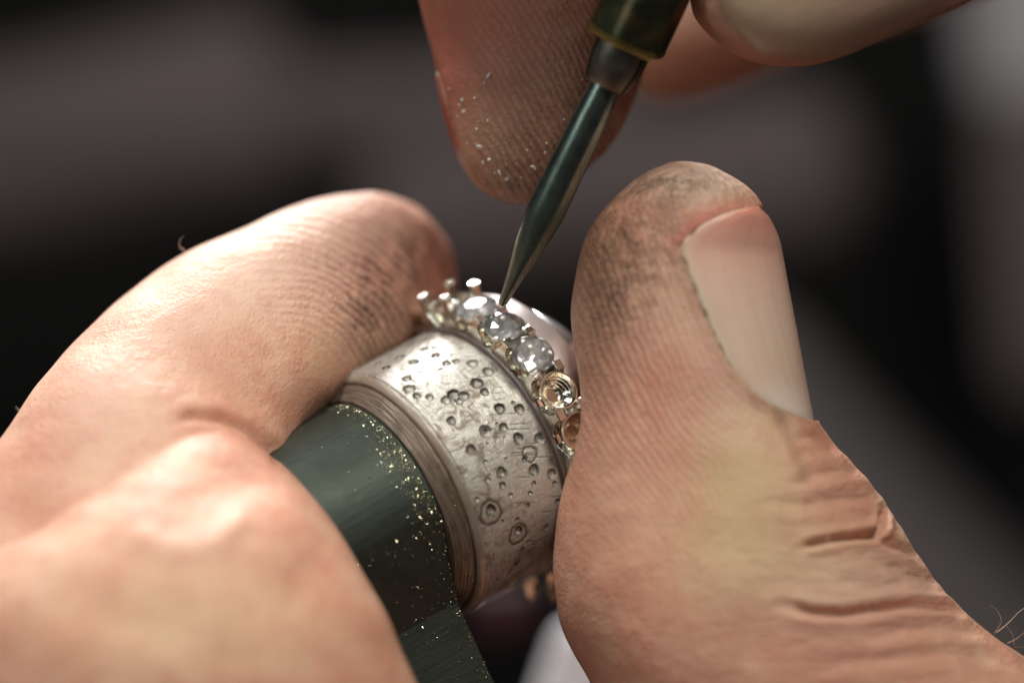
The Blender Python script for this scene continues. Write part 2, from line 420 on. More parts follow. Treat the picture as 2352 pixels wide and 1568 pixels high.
# dark stem: round above, flat sided below, running down out of the picture
prof = []
rs = .72
for a in np.linspace(-195, 15, 50):
    prof.append((rs * math.sin(math.radians(a)), rs * math.cos(math.radians(a))))
prof += [(.45, .52), (.735, .33), (1.2, .27), (3.6, .20), (3.6, -.9), (1.2, -.75), (.6, -.70)]
zs = np.linspace(-.15, -1.75, 16); vs = []; fs = []
for z in zs:
    k = 1 - .02 * max(0, (z + .17))
    for p, q in prof: vs.append((q, p, z))
n_ = len(prof)
for j in range(len(zs) - 1):
    for i in range(n_):
        k = (i + 1) % n_
        fs.append((j * n_ + i, j * n_ + k, (j + 1) * n_ + k, (j + 1) * n_ + i))
fs.append(tuple(range(n_))[::-1]); fs.append(tuple((len(zs) - 1) * n_ + i for i in range(n_)))
st = mesh_obj("stem", vs, fs, M['stem'], holder); sharp(st, 22)
bv = st.modifiers.new("bevel", 'BEVEL'); bv.width = .012; bv.segments = 2; bv.limit_method = 'ANGLE'; bv.angle_limit = math.radians(30)

# ------------------------------------------------------------------ diamond ring on the holder
RZ = .815
ring = empty("diamond_ring", frame(C0 + A * RZ))
tag(ring, "pale eternity ring with three set diamonds and open claw seats on the drum", "ring")
sharp(mesh_obj("band", *lathe([(-.055, .85), (-.095, .85), (-.10, .868), (-.085, .892), (-.05, .90), (.05, .90), (.085, .892), (.10, .868), (.095, .85), (-.055, .85)], 180), M['silver'], ring), 25)
NS = 22; step = 2 * math.pi / NS; th0 = math.radians(-57.5)
def seat_mat(theta, rad=0.0, z=0.0):               # local frame: Z outward, X round the ring, Y along the axis
    r = Vector((math.cos(theta), math.sin(theta), 0)); x = Vector((-math.sin(theta), math.cos(theta), 0)); y = r.cross(x)
    m = Matrix.Identity(4)
    for i, v in enumerate((x, y, r)):
        for k in range(3): m[k][i] = v[k]
    for k in range(3): m[k][3] = (r * rad)[k]
    m[2][3] += z
    return m
# brilliant cut stone
def brilliant(R, seed):
    rg = random.Random(seed); bm = bmesh.new(); n = 8; PI2 = 2 * math.pi
    def ring_(rr, z, c, off=0.0, jit=0.0):
        return [bm.verts.new((R * rr * math.cos(PI2*(i+off)/c), R * rr * math.sin(PI2*(i+off)/c), R * (z + rg.uniform(-jit, jit)))) for i in range(c)]
    tab = ring_(.55, .30, n); star = ring_(.78, .20, n, .5); g1 = ring_(1, .035, 16); g0 = ring_(1, -.035, 16)
    p1 = ring_(.66, -.28, 16, .5, .10); p2 = ring_(.34, -.50, n, .5, .13); cul = bm.verts.new((0, 0, -R * .72))
    pv = []
    bm.faces.new(tab)
    for i in range(n):
        j = (i + 1) % n
        bm.faces.new((tab[i], star[i], tab[j]))
        bm.faces.new((tab[i], star[i - 1], g1[2*i], star[i]))
        bm.faces.new((star[i], g1[2*i], g1[2*i+1])); bm.faces.new((star[i], g1[2*i+1], g1[(2*i+2) % 16]))
        pv += [bm.faces.new((p2[i], p1[2*i+1], p1[2*i])), bm.faces.new((p2[i], p1[(2*i+2) % 16], p1[2*i+1])), bm.faces.new((p2[i], p2[j], p1[(2*i+2) % 16])), bm.faces.new((cul, p2[j], p2[i]))]
    for i in range(16):
        j = (i + 1) % 16; bm.faces.new((g1[i], g0[i], g0[j], g1[j]))
        pv += [bm.faces.new((g0[i], p1[i], g0[j])), bm.faces.new((g0[j], p1[i], p1[j]))]
    for f in pv: f.material_index = 1
    bmesh.ops.recalc_face_normals(bm, faces=bm.faces)
    me = bpy.data.meshes.new("diamond"); bm.to_mesh(me); bm.free(); me.materials.append(M['diamond']); me.materials.append(M['pavilion'])
    return me
for k, tilt in ((0, .05), (1, -.06), (2, .04)):
    o = bpy.data.objects.new("diamond", brilliant(.138, 3 + k)); COL.objects.link(o); o.parent = ring
    o.matrix_local = seat_mat(th0 + k * step, 1.005) @ Matrix.Rotation(tilt, 4, 'X') @ Matrix.Rotation(k * .35, 4, 'Z')
# open cone seats
sp = [(-.135, .040), (-.125, .055), (-.05, .098), (-.02, .122), (.0, .128), (.012, .126), (.012, .116), (-.004, .112), (-.02, .104), (-.026, .096), (-.034, .092), (-.046, .078), (-.052, .076), (-.064, .063), (-.072, .061), (-.085, .046), (-.135, .040)]
sv, sf = lathe(sp, 40)
seat0 = sharp(mesh_obj("stone_seat", sv, sf, M['silver'], ring), 20)
# claws: foot on the band, post, head
def claw(h, head, splay):
    bm = bmesh.new(); rows = []
    for z, hx, hy, sx in ((0, .105, .030, 0), (.045, .070, .032, .001), (.10, .034, .030, .004), (h - .022, .024, .024, .010 + splay * .6), (h - .010, head, head * .92, .012 + splay), (h, head * .82, head * .78, .013 + splay)):
        rows.append([bm.verts.new((x, y - sx, z)) for x, y in ((-hx, -hy), (hx, -hy), (hx, hy), (-hx, hy))])
    for a, b in zip(rows, rows[1:]):
        for i in range(4): bm.faces.new((a[i], a[(i+1) % 4], b[(i+1) % 4], b[i]))
    bm.faces.new(rows[-1]); bm.faces.new(rows[0][::-1])
    bmesh.ops.recalc_face_normals(bm, faces=bm.faces)
    bmesh.ops.bevel(bm, geom=[e for e in bm.edges], offset=.004, segments=1, affect='EDGES')
    me = bpy.data.meshes.new("claw"); bm.to_mesh(me); bm.free(); me.materials.append(M['silver'])
    return me
tall = claw(.225, .038, .0); low = claw(.160, .036, -.024)
for k in range(NS):
    th_ = th0 + k * step
    if k == 0: o = seat0
    else:
        o = seat0.copy(); COL.objects.link(o); o.parent = ring
    o.matrix_local = seat_mat(th_, .995) if k not in (0, 1, 2) else seat_mat(th_, .965) @ Matrix.Scale(.9, 4)
    for s in (-1, 1):
        me = low if k in (0, 1) else tall
        if k in (2, 3, 4): me = low
        if k == NS - 1: me = tall
        o = bpy.data.objects.new("claw", me); COL.objects.link(o); o.parent = ring
        m = seat_mat(th_ + step / 2, .875, 0)
        # outer side of each claw looks away from the stones
        flip = Matrix.Scale(1, 4) if s < 0 else Matrix.Rotation(math.pi, 4, 'Z')
        o.matrix_local = Matrix.Translation((0, 0, s * .098)) @ m @ Matrix.Rotation(random.uniform(-.06, .06), 4, 'Y') @ flip

# ------------------------------------------------------------------ beading tool
tip = P(1152, 700, .02); top = P(1407, 160, .42)
ax = (top - tip); TL = np.linalg.norm(ax); ax /= TL
side = np.cross(ax, [0, 0, 1.0]); side /= np.linalg.norm(side); fr = np.cross(side, ax)
def tool_frame(o):
    m = Matrix.Identity(4)
    for i, v in enumerate((side, fr, ax)):
        w = W(v)
        for r in range(3): m[r][i] = w[r]
    w = W(o)
    for r in range(3): m[r][3] = w[r]
    # keep it right handed
    if m.to_3x3().determinant() < 0:
        for r in range(3): m[r][0] *= -1
    return m
tool = empty("beading_tool", tool_frame(tip))
tag(tool, "tapered dark green steel beading tool in a tarnished brass chuck pressing on the ring", "beading tool")
prof = [(0, .0), (.001, .024), (.02, .029), (.10, .038), (.25, .063), (.42, .094), (.60, .114), (.63, .118), (.66, .120), (.85, .119), (1.05, .115), (1.3, .107), (1.5, .098), (1.60, .093), (1.64, .092), (TL + .02, .09)]
sharp(mesh_obj("graver_shaft", *lathe(prof, 72), M['graver'], tool), 30)
prof = [(TL - .10, .08), (TL - .10, .135), (TL - .085, .145), (TL + .04, .172), (TL + .14, .178), (TL + .20, .178)]
col_v, col_f = lathe(prof, 72)
keep = []
for f in col_f:                                    # saw slot in the collet
    c_ = np.mean([col_v[i] for i in f], axis=0); a_ = math.degrees(math.atan2(c_[1], c_[0]))
    if not any(abs((a_ - s + 180) % 360 - 180) < 4.5 for s in (25, 145, 265)): keep.append(f)
sharp(mesh_obj("collet", col_v, keep, M['collet'], tool), 30)
mesh_obj("collet_core", *lathe([(TL - .095, .07), (TL - .09, .125), (TL + .2, .15)], 48), M['stem'], tool)
def hexlathe(prof, seg=6, rot=0.0):
    vs, fs = [], []
    for z, r in prof:
        for i in range(seg):
            a = 2 * math.pi * i / seg + rot; vs.append((r * math.cos(a), r * math.sin(a), z))
    for j in range(len(prof) - 1):
        for i in range(seg):
            k = (i + 1) % seg; fs.append((j * seg + i, j * seg + k, (j + 1) * seg + k, (j + 1) * seg + i))
    return vs, fs
ZB = TL + .17
o = mesh_obj("chuck", *hexlathe([(ZB + .045, .268), (ZB + .06, .272), (ZB + 1.2, .272)], 6, math.radians(18)), M['chuck'], tool, False)
b_ = o.modifiers.new("bevel", 'BEVEL'); b_.width = .05; b_.segments = 4; b_.limit_method = 'ANGLE'
o = mesh_obj("chuck_rim", *hexlathe([(ZB, .16), (ZB - .004, .235), (ZB + .012, .262), (ZB + .055, .270)], 6, math.radians(18)), M['chuck_rim'], tool, False)
b_ = o.modifiers.new("bevel", 'BEVEL'); b_.width = .008; b_.segments = 2; b_.limit_method = 'ANGLE'

# ------------------------------------------------------------------ hands
def loft(keys, n=90, seg=56, p=2.15, cap0=True):
    # keys: Lx, Ly, Rx, Ry, d, h   (edges seen in the 2352 picture, mid depth d cm, half thickness h cm)
    rows = catmull(keys, n); vs = []; fs = []
    for r in rows:
        L = P(r[0], r[1], r[4]); R = P(r[2], r[3], r[4]); c = (L + R) / 2; w = (R - L) / 2; h = max(r[5], .01)
        for j in range(seg):
            q = 2 * math.pi * j / seg; cs, sn = math.cos(q), math.sin(q)
            cx = math.copysign(abs(cs) ** (2 / p), cs); sy = math.copysign(abs(sn) ** (2 / p), sn)
            vs.append(W(c + w * cx + np.array([0, 0, h]) * sy))
    m = len(rows)
    for i in range(m - 1):
        for j in range(seg):
            k = (j + 1) % seg; fs.append((i*seg+j, i*seg+k, (i+1)*seg+k, (i+1)*seg+j))
    fs.append(tuple(range(seg))[::-1]); fs.append(tuple((m-1)*seg+j for j in range(seg)))
    return vs, fs
def fuse(name, lofts, voxel, smooth_it, mat):
    V, F = [], []
    for vs, fs in lofts:
        b = len(V); V += [tuple(v) for v in vs]; F += [tuple(i + b for i in f) for f in fs]
    me = bpy.data.meshes.new(name + "_raw"); me.from_pydata(V, [], F)
    bm = bmesh.new(); bm.from_mesh(me); bmesh.ops.recalc_face_normals(bm, faces=bm.faces); bm.to_mesh(me); bm.free()
    o = bpy.data.objects.new(name, me); COL.objects.link(o)
    r = o.modifiers.new("remesh", 'REMESH'); r.mode = 'VOXEL'; r.voxel_size = voxel
    s = o.modifiers.new("smooth", 'SMOOTH'); s.factor = .5; s.iterations = smooth_it
    dg = bpy.context.evaluated_depsgraph_get(); ev = o.evaluated_get(dg)
    out = bpy.data.meshes.new_from_object(ev, depsgraph=dg)
    o.modifiers.clear(); o.data = out; out.name = name; bpy.data.meshes.remove(me)
    out.materials.clear(); out.materials.append(mat)
    out.polygons.foreach_set('use_smooth', [True] * len(out.polygons))
    return o
def get_co(me):
    a = np.empty(len(me.vertices) * 3, np.float32); me.vertices.foreach_get('co', a); return a.reshape(-1, 3).astype(float)
def get_no(me):
    a = np.empty(len(me.vertices) * 3, np.float32); me.vertex_normals.foreach_get('vector', a); return a.reshape(-1, 3).astype(float)
def put_co(me, co): me.vertices.foreach_set('co', co.astype(np.float32).reshape(-1)); me.update()
def blob(px, cx, cy, rx, ry, rot=0):
    c, s = math.cos(rot), math.sin(rot); x = px[:, 0] - cx; y = px[:, 1] - cy
    return np.exp(-(((x*c + y*s) / rx) ** 2 + ((-x*s + y*c) / ry) ** 2))
def crease(co, no, px, front, poly, depth, width, lip=.35):
    d, t = pl_dist(px, poly)
    fade = sm(t, 0, .18) * (1 - sm(t, .88, 1.0)) * .85 + .15
    g = -np.exp(-(d / width) ** 2) + lip * np.exp(-((d - 2.1 * width) / (1.2 * width)) ** 2)
    return co + no * (depth * g * fade * front)[:, None]
def z6(pts): return [((2200 + x / 1.2405) * 2352 / 4096, (1500 + y / 1.2405) * 2352 / 4096) for x, y in pts]
def z5(pts): return [((2200 + x / 1.3067) * 2352 / 4096, (600 + y / 1.3067) * 2352 / 4096) for x, y in pts]

index = [(-800, 1950, 600, 2000, .45, .85), (-420, 1500, 640, 1500, .42, .85), (-180, 1210, 680, 1270, .40, .82), (-10, 1022, 680, 1125, .18, .78), (120, 846, 680, 1015, -.08, .75), (225, 728, 722, 958, -.36, .71), (330, 642, 796, 897, -.56, .68),
         (430, 578, 850, 850, -.70, .64), (540, 528, 900, 815, -.82, .60), (690, 468, 945, 790, -1.0, .57), (800, 448, 985, 770, -1.2, .54), (890, 447, 1015, 750, -1.4, .50),
         (965, 478, 1034, 720, -1.52, .43), (1010, 525, 1043, 690, -1.58, .34), (1036, 570, 1048, 655, -1.60, .22), (1047, 605, 1050, 630, -1.61, .08)]
knuckle = [(-900, 2300, 1120, 2300, .6, 1.1), (-600, 1900, 1060, 1850, .85, 1.1), (-380, 1620, 975, 1610, .95, 1.05), (-230, 1420, 893, 1425, .95, .98), (-60, 1290, 812, 1275, .86, .88), (90, 1180, 740, 1168, .72, .77), (230, 1090, 685, 1095, .56, .66),
           (340, 1020, 625, 1035, .40, .52), (415, 980, 560, 988, .28, .36), (460, 960, 505, 965, .2, .12)]
thumb = [(1545, 372, 1580, 373, -.12, .08), (1490, 393, 1640, 382, -.08, .28), (1432, 436, 1705, 415, -.03, .42), (1380, 490, 1748, 462, .0, .52), (1340, 558, 1775, 540, .0, .58), (1316, 650, 1793, 640, 0, .62), (1310, 720, 1806, 730, 0, .64),
         (1320, 800, 1822, 810, 0, .66), (1334, 890, 1836, 890, .0, .69), (1332, 965, 1868, 955, .0, .72), (1318, 1030, 1922, 1020, .0, .76), (1296, 1110, 1990, 1100, .0, .80), (1277, 1200, 2052, 1185, 0, .84),
         (1268, 1310, 2125, 1295, 0, .88), (1290, 1430, 2222, 1408, 0, .92), (1355, 1568, 2362, 1515, 0, .95), (1440, 1730, 2560, 1650, -.05, 1.0), (1450, 2000, 2750, 1900, -.1, 1.1), (1300, 2350, 2900, 2300, -.2, 1.2)]
palm = [(-700, 2250, -600, 2700, -.2, .6), (0, 2050, 100, 2950, -.2, 1.1), (1000, 2000, 1000, 3100, -.2, 1.2), (2000, 2000, 1900, 3100, -.2, 1.3), (2750, 2200, 2700, 2900, -.2, .8)]
lh = fuse("hand", [loft(index), loft(knuckle), loft(thumb, 130), loft(palm)], .026, 5, M['skin'])
co = get_co(lh.data); no = get_no(lh.data); px = project(co)
front = sm(-no[:, 1], -.15, .35)
nail_edge = [(1562, 562), (1580, 620), (1610, 700), (1650, 790), (1680, 850), (1730, 905), (1780, 937), (1865, 968)]
tipline = [(1562, 562), (1600, 522), (1650, 497), (1700, 480), (1745, 476)]
nail_poly = nail_edge + [(2000, 950), (2000, 476)] + tipline[::-1]
def inside(pts, poly):
    poly = np.asarray(poly); r = np.zeros(len(pts), bool); j = len(poly) - 1
    for i in range(len(poly)):
        xi, yi = poly[i]; xj, yj = poly[j]
        c = ((yi > pts[:, 1]) != (yj > pts[:, 1])) & (pts[:, 0] < (xj - xi) * (pts[:, 1] - yi) / (yj - yi + 1e-9) + xi)
        r ^= c; j = i
    return r
# bed of the thumb nail sinks a little, its fold stands up
inn = inside(px, nail_poly) & (px[:, 0] > 1500) & (co[:, 1] < .35)
d_all, _ = pl_dist(px, nail_edge + [])
d_tip, _ = pl_dist(px, tipline)
dn = np.minimum(d_all, d_tip)
co = co - no * (np.where(inn, .055 * sm(dn, 0, 12), 0))[:, None]
co = co + no * (np.where(~inn, .020 * np.exp(-(d_all / 18) ** 2), 0) * front)[:, None]
# creases of the thumb
for poly, dp, w in [(z6([(1230, 860), (1290, 835), (1400, 812), (1560, 792), (1618, 790), (1645, 740), (1660, 650)]), .075, 8),
                    (z6([(1600, 790), (1680, 830), (1760, 862), (1830, 895)]), .05, 9),
                    (z6([(1130, 1130), (1300, 1172), (1450, 1182), (1600, 1160), (1800, 1135), (1950, 1148), (2040, 1170)]), .07, 10),
                    (z6([(1660, 930), (1760, 985), (1850, 1000), (1960, 1010)]), .028, 11),
                    (z6([(1380, 1020), (1560, 1040), (1760, 1030), (1930, 1050)]), .012, 14),
                    (z6([(1500, 1330), (1750, 1260), (2000, 1245), (2160, 1275)]), .018, 15),
                    (z6([(1300, 1440), (1650, 1400), (2000, 1370), (2250, 1400)]), .018, 16),
                    (z6([(1180, 560), (1290, 500), (1420, 470), (1530, 490)]), .018, 12),
                    (z6([(1210, 300), (1300, 300), (1370, 330), (1420, 380)]), .018, 9),
                    (z6([(1090, 620), (1250, 640), (1500, 600), (1600, 620)]), .015, 14)]:
    co = crease(co, no, px, front, poly, dp, w)
# finger pressed folds: bend crease, bulge and the arc below it
co = crease(co, no, px, front, [(400, 965), (440, 950), (510, 958), (580, 985), (630, 1025), (655, 1075)], .05, 12, .15)
co = co + no * (.022 * np.exp(-(pl_dist(px, [(330, 1235), (380, 1258), (440, 1262), (500, 1240), (545, 1195)])[0] / 30) ** 2) * front)[:, None]
co = co - no * (.055 * blob(px, 530, 1110, 130, 70, -.3) * front)[:, None]
co = co - no * (.05 * blob(px, 60, 1180, 90, 60) * front)[:, None]
co = co - no * (.03 * blob(px, 700, 1330, 60, 90, .4) * front)[:, None]
co = co - no * (.03 * blob(px, 300, 1420, 160, 60, .2) * front)[:, None]
# soft unevenness everywhere
nz_ = np.array([mnoise.noise(Vector(c) * 1.7) + .5 * mnoise.noise(Vector(c) * 4.1) for c in co])
co = co + no * (.016 * nz_)[:, None]
# wrinkled outline on the back of the thumb
wr = blob(px, 2100, 1250, 240, 260) * sm(px[:, 0] * .72 - px[:, 1] * .69, 500, 640)
co = co + no * (.005 * wr * np.sin(px[:, 1] * .11 + 1.5 * nz_))[:, None]
put_co(lh.data, co)
th_side = px[:, 0] > 1200
dn_l, _ = pl_dist(px, [(1500, 380)] + nail_edge[:-1] + [(1850, 1100)])
ridge = np.where(th_side, dn_l * .00272, np.hypot(px[:, 0] - 640, (px[:, 1] - 930) * .95) * .00272)
ramt = np.where(th_side, np.maximum(.8 * blob(px, 1460, 780, 170, 300), .75 * blob(px, 1530, 950, 190, 230)) * (1 - .95 * inn) * (1 - .5 * blob(px, 1460, 560, 120, 150)), sm(px[:, 0], 500, 700) * (1 - sm(px[:, 0], 935, 1010)) * (1 - sm(px[:, 1] - .55 * (px[:, 0] - 640), 640, 800)))
dirt = np.where(th_side, np.maximum(blob(px, 1440, 560, 130, 150), .9 * blob(px, 1390, 680, 80, 100)) + .8 * blob(px, 1560, 420, 110, 40) + .5 * blob(px, 1780, 940, 70, 20, .4),
                .9 * blob(px, 960, 600, 70, 90) + .85 * blob(px, 850, 720, 70, 110) + .35 * blob(px, 800, 620, 90, 70))
dirt = np.clip(dirt, 0, 1)
red = np.where(th_side, .95 * np.exp(-(pl_dist(px, [(1556, 556), (1598, 508), (1650, 482), (1700, 463)])[0] / 22) ** 2) + .35 * blob(px, 1540, 950, 90, 260, -.25) + .35 * blob(px, 1330, 900, 50, 400) + .4 * blob(px, 1790, 470, 60, 60)
               + .35 * blob(px, 1930, 1010, 70, 60) + .3 * blob(px, 1480, 1350, 90, 90), .45 * blob(px, 870, 640, 120, 110) + .3 * blob(px, 590, 1040, 110, 60) + .35 * blob(px, 730, 1330, 100, 90) + .3 * blob(px, 90, 1050, 80, 60) + .5 * blob(px, 1000, 640, 60, 90))
yel = np.where(th_side, .95 * blob(px, 1690, 1110, 110, 150) + .5 * blob(px, 1750, 1300, 250, 120) + .5 * blob(px, 1640, 430, 90, 30, .2), .45 * blob(px, 450, 1430, 320, 140) + .3 * blob(px, 740, 820, 40, 90))
orange = .0
shade_dirt = np.where(th_side, .55 * blob(px, 1350, 1000, 90, 520) + .8 * blob(px, 1370, 620, 70, 150) + .4 * np.exp(-(dn_l / 14) ** 2), .35 * blob(px, 0, 1500, 120, 200) + .5 * blob(px, 880, 780, 80, 110))  # shaded finger sides put into the colour; plus dirt line along the nail
pale = np.where(th_side, .35 * blob(px, 2000, 1350, 250, 120) + .9 * blob(px, 1600, 415, 150, 50) + .25 * blob(px, 1640, 850, 60, 200, -.4), .6 * blob(px, 560, 620, 260, 120, -.4) + .4 * blob(px, 250, 880, 200, 180, -.7) + .3 * blob(px, 440, 1250, 110, 30))  # scaly thumb tip brightened by top light, and lit knuckle arc, in colour
for nm, a in (('ridge', ridge), ('ridge_amt', np.clip(ramt, 0, 1)), ('dirt', dirt), ('red', np.clip(red, 0, 1)), ('yellow', yel), ('shade_dirt', np.clip(shade_dirt, 0, 1)), ('pale', pale)):
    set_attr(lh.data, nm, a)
set_attr(lh.data, 'scaly', np.clip(th_side * (blob(px, 1590, 420, 150, 60) + .5 * blob(px, 1450, 560, 100, 140)), 0, 1) * (1 - inn))
set_attr(lh.data, 'wrinkle', np.clip(th_side * (blob(px, 2080, 1330, 300, 300) + .5 * blob(px, 1950, 1080, 80, 90)), 0, 1) * .6)
tag(lh, "hand gripping the ring holder with its dirt stained index finger and thumb", "hand")

def nail_sheet(name, rows, mat, parent, wrap, n=60, m=40, thick=.02):
    # rows: Lx, Ly, dL, Rx, Ry, dR ; cross line bulges like a quarter round from L to R, then wraps behind
    rows = np.asarray(rows, float)
    keys = np.stack([rows[:, 0], rows[:, 1], rows[:, 3], rows[:, 4], rows[:, 2], rows[:, 5]], 1)
    rr = catmull(keys, n); V = []; U = []; VV = []
    for i, r in enumerate(rr):
        L = P(r[0], r[1], r[4]); R = P(r[2], r[3], r[5])
        for j in range(m):
            s = j / (m - 1); q = s * (math.pi / 2 + wrap)
            a = math.sin(q); b = math.cos(q)
            p = L * (1 - a) + R * a
            p[2] = r[5] + (r[4] - r[5]) * b
            V.append(p); U.append(s); VV.append(i / (n - 1))
    V = np.array(V).reshape(n, m, 3)
    du = np.gradient(V, axis=1); dv = np.gradient(V, axis=0); nn = np.cross(du, dv); nn /= np.linalg.norm(nn, axis=2)[..., None] + 1e-9
    if nn[n//2, m//3, 2] < 0: nn = -nn
    back = V - nn * thick
    vs = [W(p) for p in V.reshape(-1, 3)] + [W(p) for p in back.reshape(-1, 3)]; fs = []
    o_ = n * m
    for i in range(n - 1):
        for j in range(m - 1):
            a = i*m+j; fs.append((a, a+1, a+m+1, a+m)); fs.append((o_+a, o_+a+m, o_+a+m+1, o_+a+1))
    bd = [j for j in range(m)] + [i*m+m-1 for i in range(1, n)] + [(n-1)*m+j for j in range(m-2, -1, -1)] + [i*m for i in range(n-2, 0, -1)]
    for k in range(len(bd)):
        a, b = bd[k], bd[(k+1) % len(bd)]; fs.append((a, b, o_+b, o_+a))
    o = mesh_obj(name, vs, fs, mat, parent)
    set_attr(o.data, 'u', U + U); set_attr(o.data, 'v', VV + VV)
    bm = bmesh.new(); bm.from_mesh(o.data); bmesh.ops.recalc_face_normals(bm, faces=bm.faces); bm.to_mesh(o.data); bm.free()
    return o
nail_sheet("fingernail", [(1712, 477, .50, 1742, 474, .30), (1680, 484, .54, 1765, 497, .20), (1640, 500, .57, 1779, 522, .12), (1596, 527, .59, 1791, 552, .06), (1563, 566, .600, 1799, 590, .02), (1576, 615, .612, 1808, 640, .02), (1609, 700, .63, 1822, 715, .02), (1648, 788, .635, 1838, 800, .02), (1680, 852, .630, 1850, 865, .02),
                          (1730, 906, .60, 1860, 918, .02), (1778, 940, .55, 1866, 950, .02), (1830, 968, .44, 1870, 985, .02)], M['nail'], lh, .5, 80)

# hand holding the tool, coming down from above
fa = [(900, -900, 1800, -950, 2.2, .9), (860, -640, 1750, -640, 1.5, .85), (880, -420, 1690, -420, .7, .75), (915, -220, 1600, -220, -.05, .66), (948, -60, 1540, -60, -.42, .60), (972, 50, 1503, 50, -.56, .57), (994, 130, 1483, 130, -.60, .56), (1012, 205, 1466, 200, -.58, .54), (1036, 290, 1436, 280, -.56, .50),  # first rows, out of view, bent forward to shade this finger
      (1058, 360, 1392, 345, -.54, .44), (1078, 406, 1335, 400, -.52, .36), (1108, 438, 1275, 436, -.50, .27), (1145, 456, 1228, 457, -.50, .16), (1180, 465, 1200, 466, -.50, .05)]
fb = [(1610, 62, 1640, 92, .30, .05), (1592, 30, 1690, 124, .32, .24), (1588, -20, 1750, 146, .34, .36), (1600, -80, 1820, 152, .35, .44), (1640, -150, 1900, 141, .36, .48), (1700, -220, 1990, 108, .36, .50), (1800, -320, 2120, 50, .36, .54), (1950, -440, 2290, -30, .3, .6), (2100, -640, 2500, -150, .1, .7), (2200, -900, 2800, -400, -.2, .9)]
fc = [(1400, 130, 1430, 190, -3.8, .15), (1440, 20, 1520, 235, -3.8, .5), (1560, -60, 1650, 215, -3.8, .62), (1760, -160, 1860, 130, -3.6, .68), (2050, -330, 2200, 20, -3.0, .75), (2300, -600, 2700, -250, -1.8, .9), (2300, -900, 2900, -600, -1.0, 1.1)]
pm = [(1000, -700, 1900, -500, 1.2, .9), (1200, -1000, 2500, -620, .8, 1.3), (1600, -1300, 3200, -800, -.5, 1.2), (2200, -1800, 3700, -1200, -.5, 1.2)]  # unseen palm, thickened forward to shade the fingers
shade_web = [(1000, -500, 1050, -800, -1.1, .5), (1300, -400, 1300, -950, -1.2, .9), (1900, -420, 1900, -1100, -1.3, 1.0), (2500, -480, 2500, -1200, -1.3, 1.0), (2900, -700, 2900, -1200, -1.0, .7)]  # unseen mass added to keep light off the fingers below
rh = fuse("hand", [loft(fa, 110), loft(fb, 90), loft(fc, 80), loft(pm), loft(shade_web)], .026, 5, M['skin'])
co = get_co(rh.data); no = get_no(rh.data); px = project(co)
front = sm(-no[:, 1], -.15, .35)
nin = [(1642, -60), (1648, 0), (1672, 46), (1720, 88), (1780, 121), (1840, 135), (1900, 134), (1960, 115), (2050, 78), (2150, 33), (2300, -40)]
inn = inside(px, nin + [(2300, -500), (1642, -500)]) & (co[:, 1] < -.32)
d_, _ = pl_dist(px, nin)
co = co - no * np.where(inn, .12 * sm(d_, 0, 16), 0)[:, None]
nz_ = np.array([mnoise.noise(Vector(c) * 1.7 + Vector((9, 2, 4))) + .5 * mnoise.noise(Vector(c) * 4.1) for c in co])
co = co + no * (.015 * nz_)[:, None]
co = crease(co, no, px, front, [(1000, 150), (1020, 250), (1045, 330), (1070, 395)], .02, 8, .5)
put_co(rh.data, co)
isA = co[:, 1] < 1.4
A_ = (px[:, 0] < 1560) & (co[:, 1] > -.3) & isA
ridge = (px[:, 0] * .85 - px[:, 1] * .52) * .00272 + .0000008 * (px[:, 0] - 1150) ** 2
tot = {'ridge': ridge, 'ridge_amt': A_ * .62 * sm(px[:, 0], 1040, 1160),
       'dirt': A_ * (.75 * blob(px, 1310, 330, 110, 160, .4) + .5 * blob(px, 1170, 430, 110, 50)),
       'red': A_ * (.6 * blob(px, 1000, 180, 60, 260, -.2) + .5 * blob(px, 1120, 60, 140, 140) + .3) ,
       'yellow': A_ * .3 * blob(px, 1130, 330, 80, 120),
       'shade_dirt': A_ * (.15 + .65 * blob(px, 1200, 380, 200, 170) + .35 * blob(px, 1330, 200, 130, 260)) + (~isA) * .55,  # shade on the fingertip and the finger behind, put into the colour
       'pale': (~isA) * .0}
for nm, a in tot.items(): set_attr(rh.data, nm, np.clip(a, -99 if nm == 'ridge' else 0, 99 if nm == 'ridge' else 1))
tag(rh, "hand reaching down from the top holding the beading tool, white flakes on its fingertip", "hand")
nail_sheet("fingernail", [(1655, 20, .68, 1690, 84, .54), (1642, -20, .84, 1748, 128, .48), (1660, -80, .94, 1830, 143, .44), (1700, -150, 1.0, 1900, 137, .42), (1770, -220, 1.03, 1985, 109, .42), (1870, -310, 1.06, 2110, 55, .42), (2000, -430, 1.06, 2270, -22, .42)], M['nail_tool'], rh, .3)
nail_sheet("fingernail", [(1009, 175, -.50, 1001, 178, -.7), (1022, 225, -.48, 1010, 228, -.7), (1042, 300, -.48, 1030, 302, -.7), (1062, 362, -.50, 1053, 364, -.7), (1074, 392, -.52, 1069, 394, -.68)], M['nail_red'], rh, .8, 40, 16)

